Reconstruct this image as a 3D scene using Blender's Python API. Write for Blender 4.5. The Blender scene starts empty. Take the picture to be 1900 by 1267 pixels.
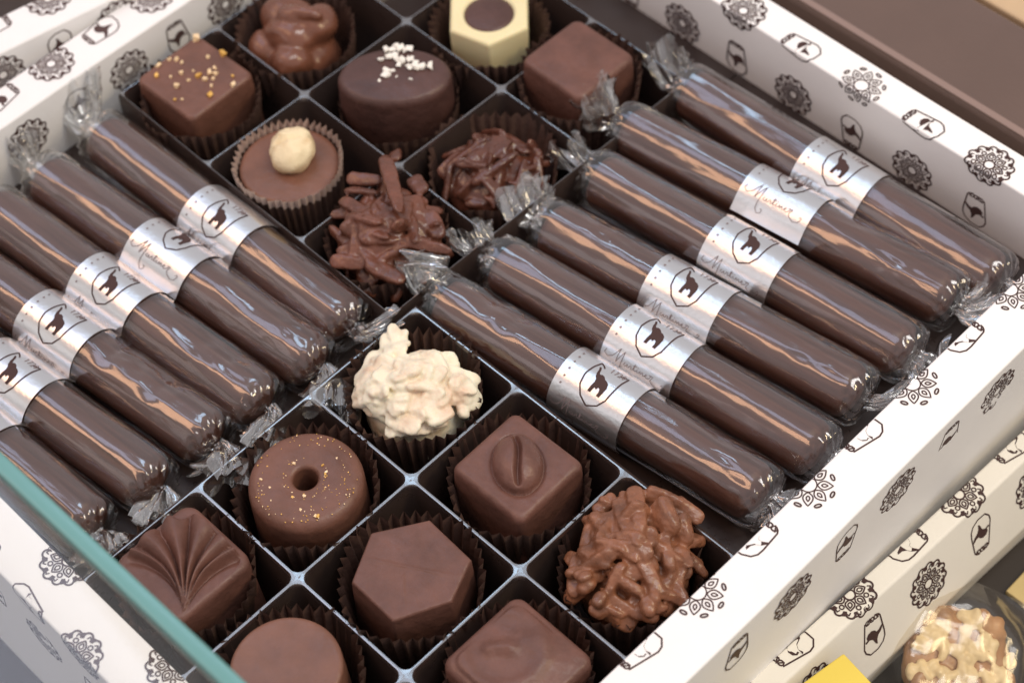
import bpy, math, random
import numpy as np
from mathutils import Vector, Matrix, noise as mnoise
from mathutils.geometry import tessellate_polygon

S = 0.034            # metres per tray compartment: all lengths below are in compartments
PI = math.pi
scene = bpy.context.scene
COL = scene.collection
sin, cos = math.sin, math.cos

# ------------------------------------------------------------------ materials
def new_mat(name):
    m = bpy.data.materials.new(name); m.use_nodes = True
    nt = m.node_tree
    return m, nt, nt.nodes['Principled BSDF']

def plain(name, col, rough=0.5, spec=0.5, bump=0.0, bscale=400.0, var=0.0, vscale=120.0, metal=0.0,
          coat=0.0, sss=0.0, detail=4.0, col2=None):
    m, nt, p = new_mat(name)
    p.inputs['Base Color'].default_value = (*col, 1)
    p.inputs['Roughness'].default_value = rough
    p.inputs['Specular IOR Level'].default_value = spec
    p.inputs['Metallic'].default_value = metal
    p.inputs['Coat Weight'].default_value = coat
    p.inputs['Coat Roughness'].default_value = 0.12
    if sss:
        p.inputs['Subsurface Weight'].default_value = sss
        p.inputs['Subsurface Radius'].default_value = (0.004, 0.002, 0.001)
        p.inputs['Subsurface Scale'].default_value = 0.5
    tc = nt.nodes.new('ShaderNodeTexCoord')
    if var >= .1 and not col2:
        n = nt.nodes.new('ShaderNodeTexNoise'); n.inputs['Scale'].default_value = vscale * 1.7; n.inputs['Detail'].default_value = 8
        n.inputs['Roughness'].default_value = .7
        mr = nt.nodes.new('ShaderNodeMapRange'); mr.inputs['From Min'].default_value = .3; mr.inputs['From Max'].default_value = .7
        mr.inputs['To Min'].default_value = max(.05, rough - .12); mr.inputs['To Max'].default_value = rough + .14
        nt.links.new(tc.outputs['Object'], n.inputs['Vector']); nt.links.new(n.outputs['Fac'], mr.inputs['Value'])
        nt.links.new(mr.outputs['Result'], p.inputs['Roughness'])
    if var or col2:
        n = nt.nodes.new('ShaderNodeTexNoise'); n.inputs['Scale'].default_value = vscale
        n.inputs['Detail'].default_value = 8; n.inputs['Roughness'].default_value = .62
        nt.links.new(tc.outputs['Object'], n.inputs['Vector'])
        r = nt.nodes.new('ShaderNodeValToRGB')
        r.color_ramp.elements[0].position = 0.46 if col2 else 0.36; r.color_ramp.elements[1].position = 0.74 if col2 else 0.66
        c2 = col2 if col2 else tuple(min(1, c * (1 + var)) for c in col)
        c1 = col if col2 else tuple(c * (1 - var) for c in col)
        r.color_ramp.elements[0].color = (*c1, 1); r.color_ramp.elements[1].color = (*c2, 1)
        nt.links.new(n.outputs['Fac'], r.inputs['Fac'])
        nt.links.new(r.outputs['Color'], p.inputs['Base Color'])
    if bump:
        n = nt.nodes.new('ShaderNodeTexNoise'); n.inputs['Scale'].default_value = bscale
        n.inputs['Detail'].default_value = detail
        nt.links.new(tc.outputs['Object'], n.inputs['Vector'])
        b = nt.nodes.new('ShaderNodeBump'); b.inputs['Strength'].default_value = bump
        b.inputs['Distance'].default_value = 0.001
        nt.links.new(n.outputs['Fac'], b.inputs['Height'])
        nt.links.new(b.outputs['Normal'], p.inputs['Normal'])
    return m

CARD = plain('white_card', (.86, .845, .835), .55, .35, .05, 900, .015, 60)
CARDL = plain('white_card_cream', (.80, .76, .67), .55, .35, .05, 900, .015, 60)
INK = plain('brown_ink', (.085, .048, .045), .6, .25)
INKB = plain('dark_brown_ink', (.060, .031, .028), .6, .25)
MILK = plain('milk_chocolate', (.155, .068, .046), .40, .45, .34, 330, .24, 70)
MILKW = plain('milk_chocolate_warm', (.19, .085, .055), .36, .45, .28, 320, .2, 60)
MID = plain('medium_chocolate', (.138, .062, .046), .44, .40, .36, 350, .25, 80)
DARK = plain('dark_chocolate', (.082, .038, .031), .42, .45, .32, 330, .25, 80)
BARKC = plain('glossy_dark_chocolate', (.135, .050, .031), .27, .5, .35, 420, .3, 160)
ALMC = plain('shiny_dark_chocolate', (.105, .038, .024), .20, .55, .25, 380, .25, 150)
CLUSC = plain('milk_nut_chocolate', (.215, .086, .044), .30, .5, .4, 420, .35, 170)
ROCHC = plain('shiny_milk_chocolate', (.165, .064, .038), .24, .55, .15, 220, .2, 90)
STICKC = plain('stick_chocolate', (.06, .027, .02), .38, .35, .15, 260, .10, 90)
def _stick(m):
    nt = m.node_tree; p = nt.nodes['Principled BSDF']
    tc = nt.nodes.new('ShaderNodeTexCoord'); mp = nt.nodes.new('ShaderNodeMapping'); mp.inputs['Scale'].default_value = (.06, 1, 1)
    n = nt.nodes.new('ShaderNodeTexNoise'); n.inputs['Scale'].default_value = 620; n.inputs['Detail'].default_value = 4
    nt.links.new(tc.outputs['Object'], mp.inputs['Vector']); nt.links.new(mp.outputs['Vector'], n.inputs['Vector'])
    r = nt.nodes.new('ShaderNodeValToRGB'); r.color_ramp.elements[0].position = .35; r.color_ramp.elements[1].position = .70
    r.color_ramp.elements[0].color = (.056, .0215, .0145, 1); r.color_ramp.elements[1].color = (.118, .050, .034, 1)
    nt.links.new(n.outputs['Fac'], r.inputs['Fac']); nt.links.new(r.outputs['Color'], p.inputs['Base Color'])
_stick(STICKC)
WHITEC = plain('white_chocolate', (.84, .77, .60), .42, .45, .3, 420, col2=(.66, .40, .26), vscale=95, sss=.1)
CREAMC = plain('cream_chocolate', (.80, .70, .42), .38, .45, .05, 200, .04, 60, sss=.15)
NUT = plain('hazelnut_skinless', (.82, .68, .44), .5, .35, .45, 330, col2=(.62, .42, .21), vscale=210)
GOLD = plain('gold_sugar', (.78, .44, .10), .3, .6, metal=.35)
PALEG = plain('pale_sugar', (.85, .62, .36), .3, .6)
SALT = plain('white_salt', (.86, .82, .74), .4, .5)
CUP = plain('brown_paper', (.098, .056, .045), .5, .4, .3, 500, .15, 200)
CUPEDGE = plain('tan_paper_edge', (.50, .38, .33), .6, .3)
TRAYM = plain('dark_brown_plastic', (.046, .031, .027), .35, .5, .05, 150, .1, 50)
RIMM = plain('polished_plastic_rim', (.035, .024, .022), .26, 1.0)
RIMM.node_tree.nodes['Principled BSDF'].inputs['IOR'].default_value = 2.3
BAYM = plain('brown_plastic_floor', (.032, .021, .018), .34, .6, .05, 150, .1, 50)
COUNTER = plain('dark_brown_counter', (.032, .024, .019), .45, .4, .05, 60, .12, 14)
BROWNB = plain('brown_leatherette', (.125, .080, .064), .38, .55, .08, 700, .06, 30)
TANB = plain('tan_wood', (.50, .36, .22), .5, .35, .1, 60, .12, 20)
YELLOW = plain('yellow_card', (.80, .62, .10), .5, .4)
PAPER = plain('kraft_white_back', (.72, .66, .66), .55, .4)
COOKIE = plain('caramel_cookie', (.40, .21, .085), .35, .5, .5, 160, .35, 60)
STRIPM = plain('pale_yellow_strip', (.60, .46, .20), .4, .4, .05, 200, .1, 40)
PEANUT = plain('peanut', (.80, .63, .36), .4, .45, .2, 200, .1, 100)

def silver_mat():
    m, nt, p = new_mat('silver_paper')
    p.inputs['Base Color'].default_value = (.74, .735, .74, 1)
    p.inputs['Metallic'].default_value = .93
    p.inputs['Roughness'].default_value = .30
    tc = nt.nodes.new('ShaderNodeTexCoord')
    n = nt.nodes.new('ShaderNodeTexNoise'); n.inputs['Scale'].default_value = 900
    nt.links.new(tc.outputs['Object'], n.inputs['Vector'])
    b = nt.nodes.new('ShaderNodeBump'); b.inputs['Strength'].default_value = .12
    b.inputs['Distance'].default_value = .0005
    nt.links.new(n.outputs['Fac'], b.inputs['Height']); nt.links.new(b.outputs['Normal'], p.inputs['Normal'])
    return m
SILVER = silver_mat()

def film_mat(name, tint, boost, rough, diffuse, bscale, bstr):
    """clear cellophane: what is behind shows through, with a glossy Fresnel skin and a trace of haze"""
    m = bpy.data.materials.new(name); m.use_nodes = True
    nt = m.node_tree; nt.nodes.clear()
    out = nt.nodes.new('ShaderNodeOutputMaterial')
    tr = nt.nodes.new('ShaderNodeBsdfTransparent'); tr.inputs['Color'].default_value = (*tint, 1)
    gl = nt.nodes.new('ShaderNodeBsdfGlossy'); gl.inputs['Roughness'].default_value = rough
    gl.inputs['Color'].default_value = (1, 1, 1, 1)
    df = nt.nodes.new('ShaderNodeBsdfDiffuse'); df.inputs['Color'].default_value = (.8, .8, .8, 1)
    fr = nt.nodes.new('ShaderNodeFresnel')
    ge = nt.nodes.new('ShaderNodeNewGeometry'); io = nt.nodes.new('ShaderNodeMapRange')
    io.inputs['To Min'].default_value = 1.5; io.inputs['To Max'].default_value = 1 / 1.5   # same thin film from either side
    nt.links.new(ge.outputs['Backfacing'], io.inputs['Value']); nt.links.new(io.outputs['Result'], fr.inputs['IOR'])
    mu = nt.nodes.new('ShaderNodeMath'); mu.operation = 'MULTIPLY'; mu.inputs[1].default_value = boost
    mu.use_clamp = True
    tc = nt.nodes.new('ShaderNodeTexCoord')
    n = nt.nodes.new('ShaderNodeTexNoise'); n.inputs['Scale'].default_value = bscale
    n.inputs['Detail'].default_value = 3
    mp = nt.nodes.new('ShaderNodeMapping'); mp.inputs['Scale'].default_value = (.25, 1, 1)
    nt.links.new(tc.outputs['Object'], mp.inputs['Vector']); nt.links.new(mp.outputs['Vector'], n.inputs['Vector'])
    b = nt.nodes.new('ShaderNodeBump'); b.inputs['Strength'].default_value = bstr
    b.inputs['Distance'].default_value = .001
    nt.links.new(n.outputs['Fac'], b.inputs['Height'])
    nt.links.new(b.outputs['Normal'], gl.inputs['Normal']); nt.links.new(b.outputs['Normal'], fr.inputs['Normal'])
    nt.links.new(fr.outputs['Fac'], mu.inputs[0])
    m1 = nt.nodes.new('ShaderNodeMixShader'); m1.inputs['Fac'].default_value = diffuse
    nt.links.new(tr.outputs[0], m1.inputs[1]); nt.links.new(df.outputs[0], m1.inputs[2])
    m2 = nt.nodes.new('ShaderNodeMixShader')
    nt.links.new(mu.outputs[0], m2.inputs['Fac']); nt.links.new(m1.outputs[0], m2.inputs[1]); nt.links.new(gl.outputs[0], m2.inputs[2])
    nt.links.new(m2.outputs[0], out.inputs['Surface'])
    return m
FILM = film_mat('cellophane', (.97, .96, .95), 2.4, .115, .003, 420, .05)
TWIST = film_mat('crumpled_cellophane', (.96, .96, .95), 4.6, .05, .06, 200, .2)
BAGF = film_mat('bag_cellophane', (.95, .93, .88), 1.0, .14, .03, 120, .2)
GLASS = film_mat('shelf_glass', (.95, .955, .94), .8, .02, .02, 5, .0)
def teal_mat():
    m, nt, p = new_mat('glass_edge_teal')
    p.inputs['Base Color'].default_value = (.17, .38, .37, 1); p.inputs['Roughness'].default_value = .2
    tr = nt.nodes.new('ShaderNodeBsdfTransparent'); tr.inputs['Color'].default_value = (.55, .78, .76, 1)
    mx = nt.nodes.new('ShaderNodeMixShader'); mx.inputs['Fac'].default_value = .78
    nt.links.new(tr.outputs[0], mx.inputs[1]); nt.links.new(p.outputs[0], mx.inputs[2])
    nt.links.new(mx.outputs[0], nt.nodes['Material Output'].inputs['Surface'])
    return m
TEAL = teal_mat()

# ------------------------------------------------------------------ mesh helpers
class MB:
    def __init__(self): self.v = []; self.f = []; self.mi = []; self.mats = []
    def slot(self, mat):
        if mat not in self.mats: self.mats.append(mat)
        return self.mats.index(mat)
    def add(self, verts, faces, mat):
        k = self.slot(mat); o = len(self.v)
        self.v += [tuple(float(c) for c in p) for p in verts]
        for f in faces: self.f.append(tuple(i + o for i in f)); self.mi.append(k)
    def build(self, name, loc=(0, 0, 0), parent=None, smooth=True, rotz=0.0, sharp=None):
        me = bpy.data.meshes.new(name)
        me.from_pydata([(x * S, y * S, z * S) for x, y, z in self.v], [], self.f)
        for m in self.mats: me.materials.append(m)
        me.polygons.foreach_set('material_index', self.mi)
        me.polygons.foreach_set('use_smooth', [smooth] * len(me.polygons))
        me.update()
        if sharp is not None: me.set_sharp_from_angle(angle=math.radians(sharp))
        o = bpy.data.objects.new(name, me); COL.objects.link(o)
        o.location = Vector(loc) * S; o.rotation_euler = (0, 0, rotz)
        if parent: o.parent = parent
        return o

def tag(o, label=None, cat=None, group=None, kind=None):
    if label: o['label'] = label
    if cat: o['category'] = cat
    if group: o['group'] = group
    if kind: o['kind'] = kind
    return o

def empty(name, loc, rotz=0.0):
    o = bpy.data.objects.new(name, None); COL.objects.link(o)
    o.empty_display_size = .01
    o.location = Vector(loc) * S; o.rotation_euler = (0, 0, rotz)
    return o

def loft(mb, rings, mat, closed=True, cap0=False, cap1=False):
    n = len(rings[0]); V = [p for r in rings for p in r]; F = []
    m = n if closed else n - 1
    for i in range(len(rings) - 1):
        for j in range(m):
            a = i * n + j; b = i * n + (j + 1) % n
            F.append((a, b, b + n, a + n))
    if cap0: F.append(tuple(range(n - 1, -1, -1)))
    if cap1: F.append(tuple(range((len(rings) - 1) * n, len(rings) * n)))
    mb.add(V, F, mat)

def box(mb, x0, x1, y0, y1, z0, z1, mat):
    V = [(x0, y0, z0), (x1, y0, z0), (x1, y1, z0), (x0, y1, z0), (x0, y0, z1), (x1, y0, z1), (x1, y1, z1), (x0, y1, z1)]
    F = [(3, 2, 1, 0), (4, 5, 6, 7), (0, 1, 5, 4), (1, 2, 6, 5), (2, 3, 7, 6), (3, 0, 4, 7)]
    mb.add(V, F, mat)

def round_box(mb, x0, x1, y0, y1, z0, z1, r, mat, rc=None, k=4):
    rc = rc or r
    rings = []
    def ring(ins, z):
        return [(px, py, z) for px, py in rrect(x0 + ins, x1 - ins, y0 + ins, y1 - ins, max(rc - ins, .001), 5)]
    for i in range(k + 1):
        a = i / k * PI / 2; rings.append(ring(r * (1 - sin(a)), z0 + r * (1 - cos(a))))
    for i in range(k + 1):
        a = i / k * PI / 2; rings.append(ring(r * (1 - cos(a)), z1 - r * (1 - sin(a))))
    loft(mb, rings, mat, True, True, True)

def rrect(x0, x1, y0, y1, r, k=6):
    P = []
    for cx, cy, a0 in ((x1 - r, y1 - r, 0), (x0 + r, y1 - r, PI / 2), (x0 + r, y0 + r, PI), (x1 - r, y0 + r, 1.5 * PI)):
        for i in range(k + 1):
            a = a0 + i / k * PI / 2; P.append((cx + r * cos(a), cy + r * sin(a)))
    return P

def resample(P, n):
    """n points evenly spaced round a closed outline"""
    P = [Vector((p[0], p[1])) for p in P]; L = [0]
    for i in range(len(P)): L.append(L[-1] + (P[(i + 1) % len(P)] - P[i]).length)
    out = []; j = 0
    for k in range(n):
        t = k / n * L[-1]
        while L[j + 1] < t: j += 1
        u = (t - L[j]) / max(L[j + 1] - L[j], 1e-9)
        q = P[j].lerp(P[(j + 1) % len(P)], u); out.append((q.x, q.y))
    return out

def nz(x, y, z=0.0): return mnoise.noise(Vector((x, y, z)))

# ------------------------------------------------------------------ prints (2-D strokes laid on a sheet)
class Print:
    """2-D line work: strokes become ribbons, fills become triangles; mapped onto any sheet by a function"""
    def __init__(self, bold=1.18): self.tri_v = []; self.tri_f = []; self.k = 0; self.bold = bold
    def stroke(self, pts, w, closed=False, step=.02):
        w *= self.bold
        P = [Vector(p) for p in pts]
        if closed: P.append(P[0].copy())
        Q = [P[0]]
        for a, b in zip(P[:-1], P[1:]):
            n = max(1, int((b - a).length / step))
            for i in range(1, n + 1): Q.append(a.lerp(b, i / n))
        o = len(self.tri_v); n = len(Q); self.k += 1
        for i, q in enumerate(Q):
            a = Q[i - 1] if i else (Q[-2] if closed else q); b = Q[i + 1] if i < n - 1 else (Q[1] if closed else q)
            d = (b - a); d = d.normalized() if d.length > 1e-9 else Vector((1, 0))
            nn = Vector((-d.y, d.x)) * w / 2
            self.tri_v += [(q.x + nn.x, q.y + nn.y, self.k), (q.x - nn.x, q.y - nn.y, self.k)]
        for i in range(n - 1): self.tri_f.append((o + 2 * i, o + 2 * i + 1, o + 2 * i + 3, o + 2 * i + 2))
    def fill(self, pts):
        self.k += 1; o = len(self.tri_v)
        self.tri_v += [(p[0], p[1], self.k) for p in pts]
        for t in tessellate_polygon([[Vector((p[0], p[1], 0)) for p in pts]]): self.tri_f.append(tuple(o + i for i in t))
    def put(self, mb, mat, fmap, rot=0.0, scale=1.0, at=(0, 0), flip=False, keep=None):
        V = []; c, s = cos(rot), sin(rot)
        for x, y, k in self.tri_v:
            x *= scale; y *= scale
            if flip: x = -x
            V.append((at[0] + c * x - s * y, at[1] + s * x + c * y, k))
        F = self.tri_f
        if keep: F = [f for f in F if all(keep(V[i][0], V[i][1]) for i in f)]
        mb.add([fmap(x, y, .0022 + .00012 * (k % 25)) for x, y, k in V], F, mat)

def circ(cx, cy, r, n=20, a0=0.0, a1=2 * PI, ry=None, rot=0.0):
    P = []
    for i in range(n + (0 if abs(a1 - a0 - 2 * PI) < 1e-6 else 1)):
        a = a0 + (a1 - a0) * i / n
        x, y = r * cos(a), (ry or r) * sin(a)
        P.append((cx + x * cos(rot) - y * sin(rot), cy + x * sin(rot) + y * cos(rot)))
    return P

def drop(rad, w, ang, r0, n=14):
    """pointed petal from radius r0 to rad, half-width w"""
    P = []
    for i in range(n + 1):
        t = i / n; P.append((r0 + (rad - r0) * t, w * sin(PI * t ** .8)))
    P += [(x, -y) for x, y in reversed(P[1:-1])]
    return [(x * cos(ang) - y * sin(ang), x * sin(ang) + y * cos(ang)) for x, y in P]

def rosette_lace():
    """dense lace rosette: open centre, six petals with inner drops, scalloped rim"""
    p = Print()
    p.stroke(circ(0, 0, .21, 24), .055, True, .06)
    for k in range(6):
        a = k * PI / 3 + .26
        p.stroke(drop(.66, .17, a, .22), .05, True, .06)
        p.stroke(drop(.55, .075, a, .32), .045, True, .05)
    for k in range(6):
        a = k * PI / 3 + .26 + PI / 6
        p.stroke(circ(.60 * cos(a), .60 * sin(a), .085, 10), .045, True, .06)
    for k in range(12):
        a = k * PI / 6 + .26 + PI / 12 * 0
        cx, cy = .80 * cos(a), .80 * sin(a)
        p.stroke(circ(cx, cy, .165, 12, a - 2.0, a + 2.0), .062, False, .06)
        b = a + PI / 12
        p.fill([(.70 * cos(b - .10), .70 * sin(b - .10)), (.90 * cos(b - .07), .90 * sin(b - .07)), (.93 * cos(b + .07), .93 * sin(b + .07)),
                (.72 * cos(b + .10), .72 * sin(b + .10))])
        p.stroke([(.74 * cos(a), .74 * sin(a)), (.86 * cos(a + .07), .86 * sin(a + .07)), (.80 * cos(a + .16), .80 * sin(a + .16))], .04)
    return p

def rosette_petal():
    """lighter rosette: large open centre, eight petals with a drop, small lens marks outside"""
    p = Print()
    p.stroke(circ(0, 0, .30, 26), .04, True, .06)
    for k in range(8):
        a = k * PI / 4 + .2
        p.stroke(drop(.86, .175, a, .32), .042, True, .06)
        p.stroke(drop(.68, .06, a, .46), .042, True, .05)
    for k in range(8):
        a = k * PI / 4 + .2 + PI / 8
        c = .90
        p.stroke(circ(c * cos(a), c * sin(a), .06, 10, ry=.13, rot=a), .05, True, .05)
        p.fill(circ((c + .05) * cos(a), (c + .05) * sin(a), .03, 8, ry=.11, rot=a))
    return p

def crest():
    """shield outline with a flying bird and a floral knot closing its open foot"""
    p = Print()
    p.stroke([(-.20, -.50), (-.36, .22), (-.33, .36), (-.20, .50), (.06, .50), (.25, .40), (.33, .26), (.34, .10), (.30, -.42), (.25, -.50)], .034, False, .06)
    bird = [(-.26, .10), (-.15, .06), (-.05, .12), (.02, .30), (.07, .34), (.08, .20), (.14, .10), (.24, .04), (.32, -.08), (.30, -.12),
            (.18, -.04), (.10, -.03), (.06, -.10), (-.04, -.16), (-.16, -.14), (-.23, -.06), (-.21, .02), (-.30, .05)]
    p.fill(bird)
    for cx in (-.10, .04, .17):
        p.stroke(circ(cx, -.47, .075, 10, ry=.06), .034, True, .05)
    p.stroke([(-.16, -.40), (-.03, -.55), (.06, -.40), (.15, -.55), (.24, -.40)], .03, False, .06)
    return p

LACE, PETAL, CREST = rosette_lace(), rosette_petal(), crest()

class Profile:
    """section of a folded card wall; arc-length 0 sits on the first fold (inner top edge)"""
    def __init__(self, pts, fold, r=.022):
        P = [Vector(p) for p in pts]; out = [P[0]]; mark = 0
        for i in range(1, len(P) - 1):
            a, b, c = P[i - 1], P[i], P[i + 1]
            d0 = (a - b).normalized(); d1 = (c - b).normalized()
            for k in range(7):
                t = k / 6; q = (b + d0 * r).lerp(b, t).lerp(b.lerp(b + d1 * r, t), t); out.append(q)
                if i == fold and k == 3: mark = len(out) - 1
        out.append(P[-1]); self.P = out; L = [0]
        for a, b in zip(out[:-1], out[1:]): L.append(L[-1] + (b - a).length)
        self.L = [l - L[mark] for l in L]
    def at(self, w, off):
        P, L = self.P, self.L
        w = min(max(w, L[0]), L[-1] - 1e-6); i = 0
        while L[i + 1] < w: i += 1
        t = (w - L[i]) / (L[i + 1] - L[i]); d = (P[i + 1] - P[i]).normalized()
        q = P[i].lerp(P[i + 1], t); return q + Vector((-d.y, d.x)) * off

def card_wall(name, prof, s0, s1, frame, parent, mat, rows, pitch, keep=None, end_gap=0.0):
    """frame(s, a, z) -> xyz; rows: list of (w, phase, even_print, odd_print, scale)"""
    mb = MB(); n = 60; frame0 = frame
    frame = lambda s, a, z: frame0(s, a + .011 * nz(s * .55, z * .7, len(name)) , z + .010 * nz(s * .45 + 9, a * .8))
    rings = [[frame(s0 + (s1 - s0) * i / n, q.x, q.y) for q in prof.P] for i in range(n + 1)]
    loft(mb, rings, mat, closed=False)
    def fmap(s, w, off):
        q = prof.at(w, off); return frame(s, q.x, q.y)
    lo, hi = prof.L[0] + .02, prof.L[-1] - .02
    for w0, ph, pr, ink, ang, pitch in rows:
        k0 = int((s0 - ph) / pitch) - 1
        for k in range(k0, k0 + int((s1 - s0) / pitch) + 4):
            for j, (print_, sc) in enumerate(pr):
                s = ph + (k + j / len(pr)) * pitch
                if s < s0 + .22 or s > s1 - .22: continue
                flip = (k % 2 == 0) if print_ is CREST else False
                rot = (ang + (PI if flip else 0)) if print_ is CREST else (k * .7)
                print_.put(mb, ink, fmap, rot=rot, scale=sc, at=(s, w0),
                           keep=lambda a, b: lo < b < hi)
    return mb.build(name, parent=parent, smooth=True, sharp=40)

# ------------------------------------------------------------------ setting
cm = MB(); box(cm, -40, 40, -40, 60, -1.95, -1.70, COUNTER)
tag(cm.build('counter_top', smooth=False), kind='structure')

# the box ---------------------------------------------------------
UI0, UI1, VI0, VI1 = -3.35, 2.975, -.105, 6.385       # inner faces
TH, ZT, ZB, ZI = .36, .25, -1.70, -.90
bx = tag(empty('chocolate_box', (0, 3.1, ZB)), 'open white printed card box holding the dark tray of chocolates', 'box')
O = Vector((0, 3.1, ZB))
def wprof(th): return Profile([(0, ZI), (0, ZT), (th, ZT), (th + .015, ZB + .002)], 1)
# Profile normal: (-dy, dx) must point outward; walking up the inner face the outward normal points to -a (into the box)
R_, C_ = (LACE, .185), (CREST, .29)
Pt = (PETAL, .185)
def fr_right(s, a, z): return (UI1 + a - O.x, s - O.y, z - O.z)
card_wall('wall', wprof(.375), -.53, 6.76, fr_right, bx, CARD,
          [(.01, 2.46, [Pt, C_], INKB, -PI / 2, 1.06), (.375 + .25, 2.96, [R_, C_], INK, 0, 1.06)], 0)
def fr_left(s, a, z): return (UI0 - a - O.x, s - O.y, z - O.z)
card_wall('wall', wprof(.36), -.53, 6.76, fr_left, bx, CARD,
          [(.25, 2.488, [R_, C_], INK, PI / 2, .98), (-.26, 2.0, [R_, C_], INK, PI, .98), (.36 + .45, 2.0, [R_, C_], INK, 0, .98)], 0)
def fr_far(s, a, z): return (s - O.x, VI1 + a - O.y, z - O.z)
card_wall('wall', wprof(.30), UI0 + .003, UI1 - .003, fr_far, bx, CARD,
          [(.06, -.082, [R_, C_, Pt, C_], INKB, PI / 2 - .1, 2.30), (-.44, .512, [R_, C_], INK, PI, 1.14)], 0)
def fr_near(s, a, z): return (s - O.x, VI0 - a - O.y, z - O.z)
card_wall('wall', wprof(.34), UI0 + .003, UI1 - .003, fr_near, bx, CARD,
          [(-.02, 1.03, [R_], INKB, PI / 2, 1.06), (.37, .534, [R_, C_], INK, PI / 2, 1.06), (.34 + .58, 1.02, [R_, C_], INK, 0, 1.06)], 0)
fb = MB(); box(fb, UI0 - .34, UI1 + .36, VI0 - .32, VI1 + .28, ZB + .001, ZB + .06, CARD)
fb.v = [(x - O.x, y - O.y, z - O.z) for x, y, z in fb.v]; fb.build('base', parent=bx, smooth=False)

# the printed box standing lower, against the right wall ------------
lb = tag(empty('printed_box', (3.36, 3.5, -1.69), math.radians(-2.6)), 'lower cream card box with dark rosettes standing against the right side of the chocolate box', 'box')
def lprof(): return Profile([(0.0, -.60 - .70 + 1.69), (0.03, -.70 + 1.69), (.195, -.70 + 1.69), (.40, -1.24 + 1.69), (.33, .004)], 1)
def fr_low(s, a, z): return (a + .0, s, z)
card_wall('wall', lprof(), -3.2, 4.2, fr_low, lb, CARDL,
          [(.02, .05, [R_, C_], INKB, -PI / 2, 1.12), (.165 + .26, .62, [R_, C_], INKB, .05, 1.12)], 0)

# neighbour box at far left ------------------------------------------
nb = tag(empty('printed_box', (-3.80, 2.70, -1.70), math.radians(-10)), 'white printed card box standing higher beyond the far left wall', 'box')
Q = 1.70
def nprof(): return Profile([(.36, -.9 + Q), (.36, .36 + Q), (0, .36 + Q), (0, .006)], 1)
def fr_nb(s, a, z): return (-a, -s, z)
def nbf(): return Profile([(0, -.9 + Q), (0, .36 + Q), (.36, .36 + Q), (.36, .006)], 1)
def fr_n2(s, a, z): return (-.36 + a, s, z)
card_wall('wall', nbf(), -4, 4, fr_n2, nb, CARD, [(.05, .1, [R_, C_], INK, PI / 2, 1.0), (.36 + .20, -.50, [R_, C_], INK, 0, 1.0)], 0)
def fr_n3(s, a, z): return (-3.2 - a, s, z)
card_wall('wall', nbf(), -4, 4, fr_n3, nb, CARD, [(.05, .1, [R_, C_], INK, PI / 2, 1.0)], 0)
k = MB(); box(k, -3.198, -.362, -3.9, 3.9, .3, .5, TRAYM); k.build('base', parent=nb, smooth=False)

# brown box and tan box beyond the far wall ---------------------------
k = MB(); round_box(k, -1.2, 9, 7.02, 7.98, -1.70, 0.0, .055, BROWNB)
tag(k.build('brown_box', smooth=True, sharp=50), 'long plain brown box beyond the far wall of the chocolate box', 'box')
BB = bpy.data.objects['brown_box']
k = MB(); round_box(k, -1.15, 8.95, 7.035, 7.095, .0, .012, .005, plain('pale_edge_highlight', (.26, .18, .155), .4, .5)); k.build('edge_highlight_strip', parent=BB)  # added pale strip: paints the highlight along the box's worn front edge
k = MB(); round_box(k, -2, 9, 8.06, 12, -1.70, -.05, .03, TANB)
tag(k.build('tan_board', smooth=True, sharp=50), 'blurred tan wooden board in the far right corner behind the brown box', 'board')

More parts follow.
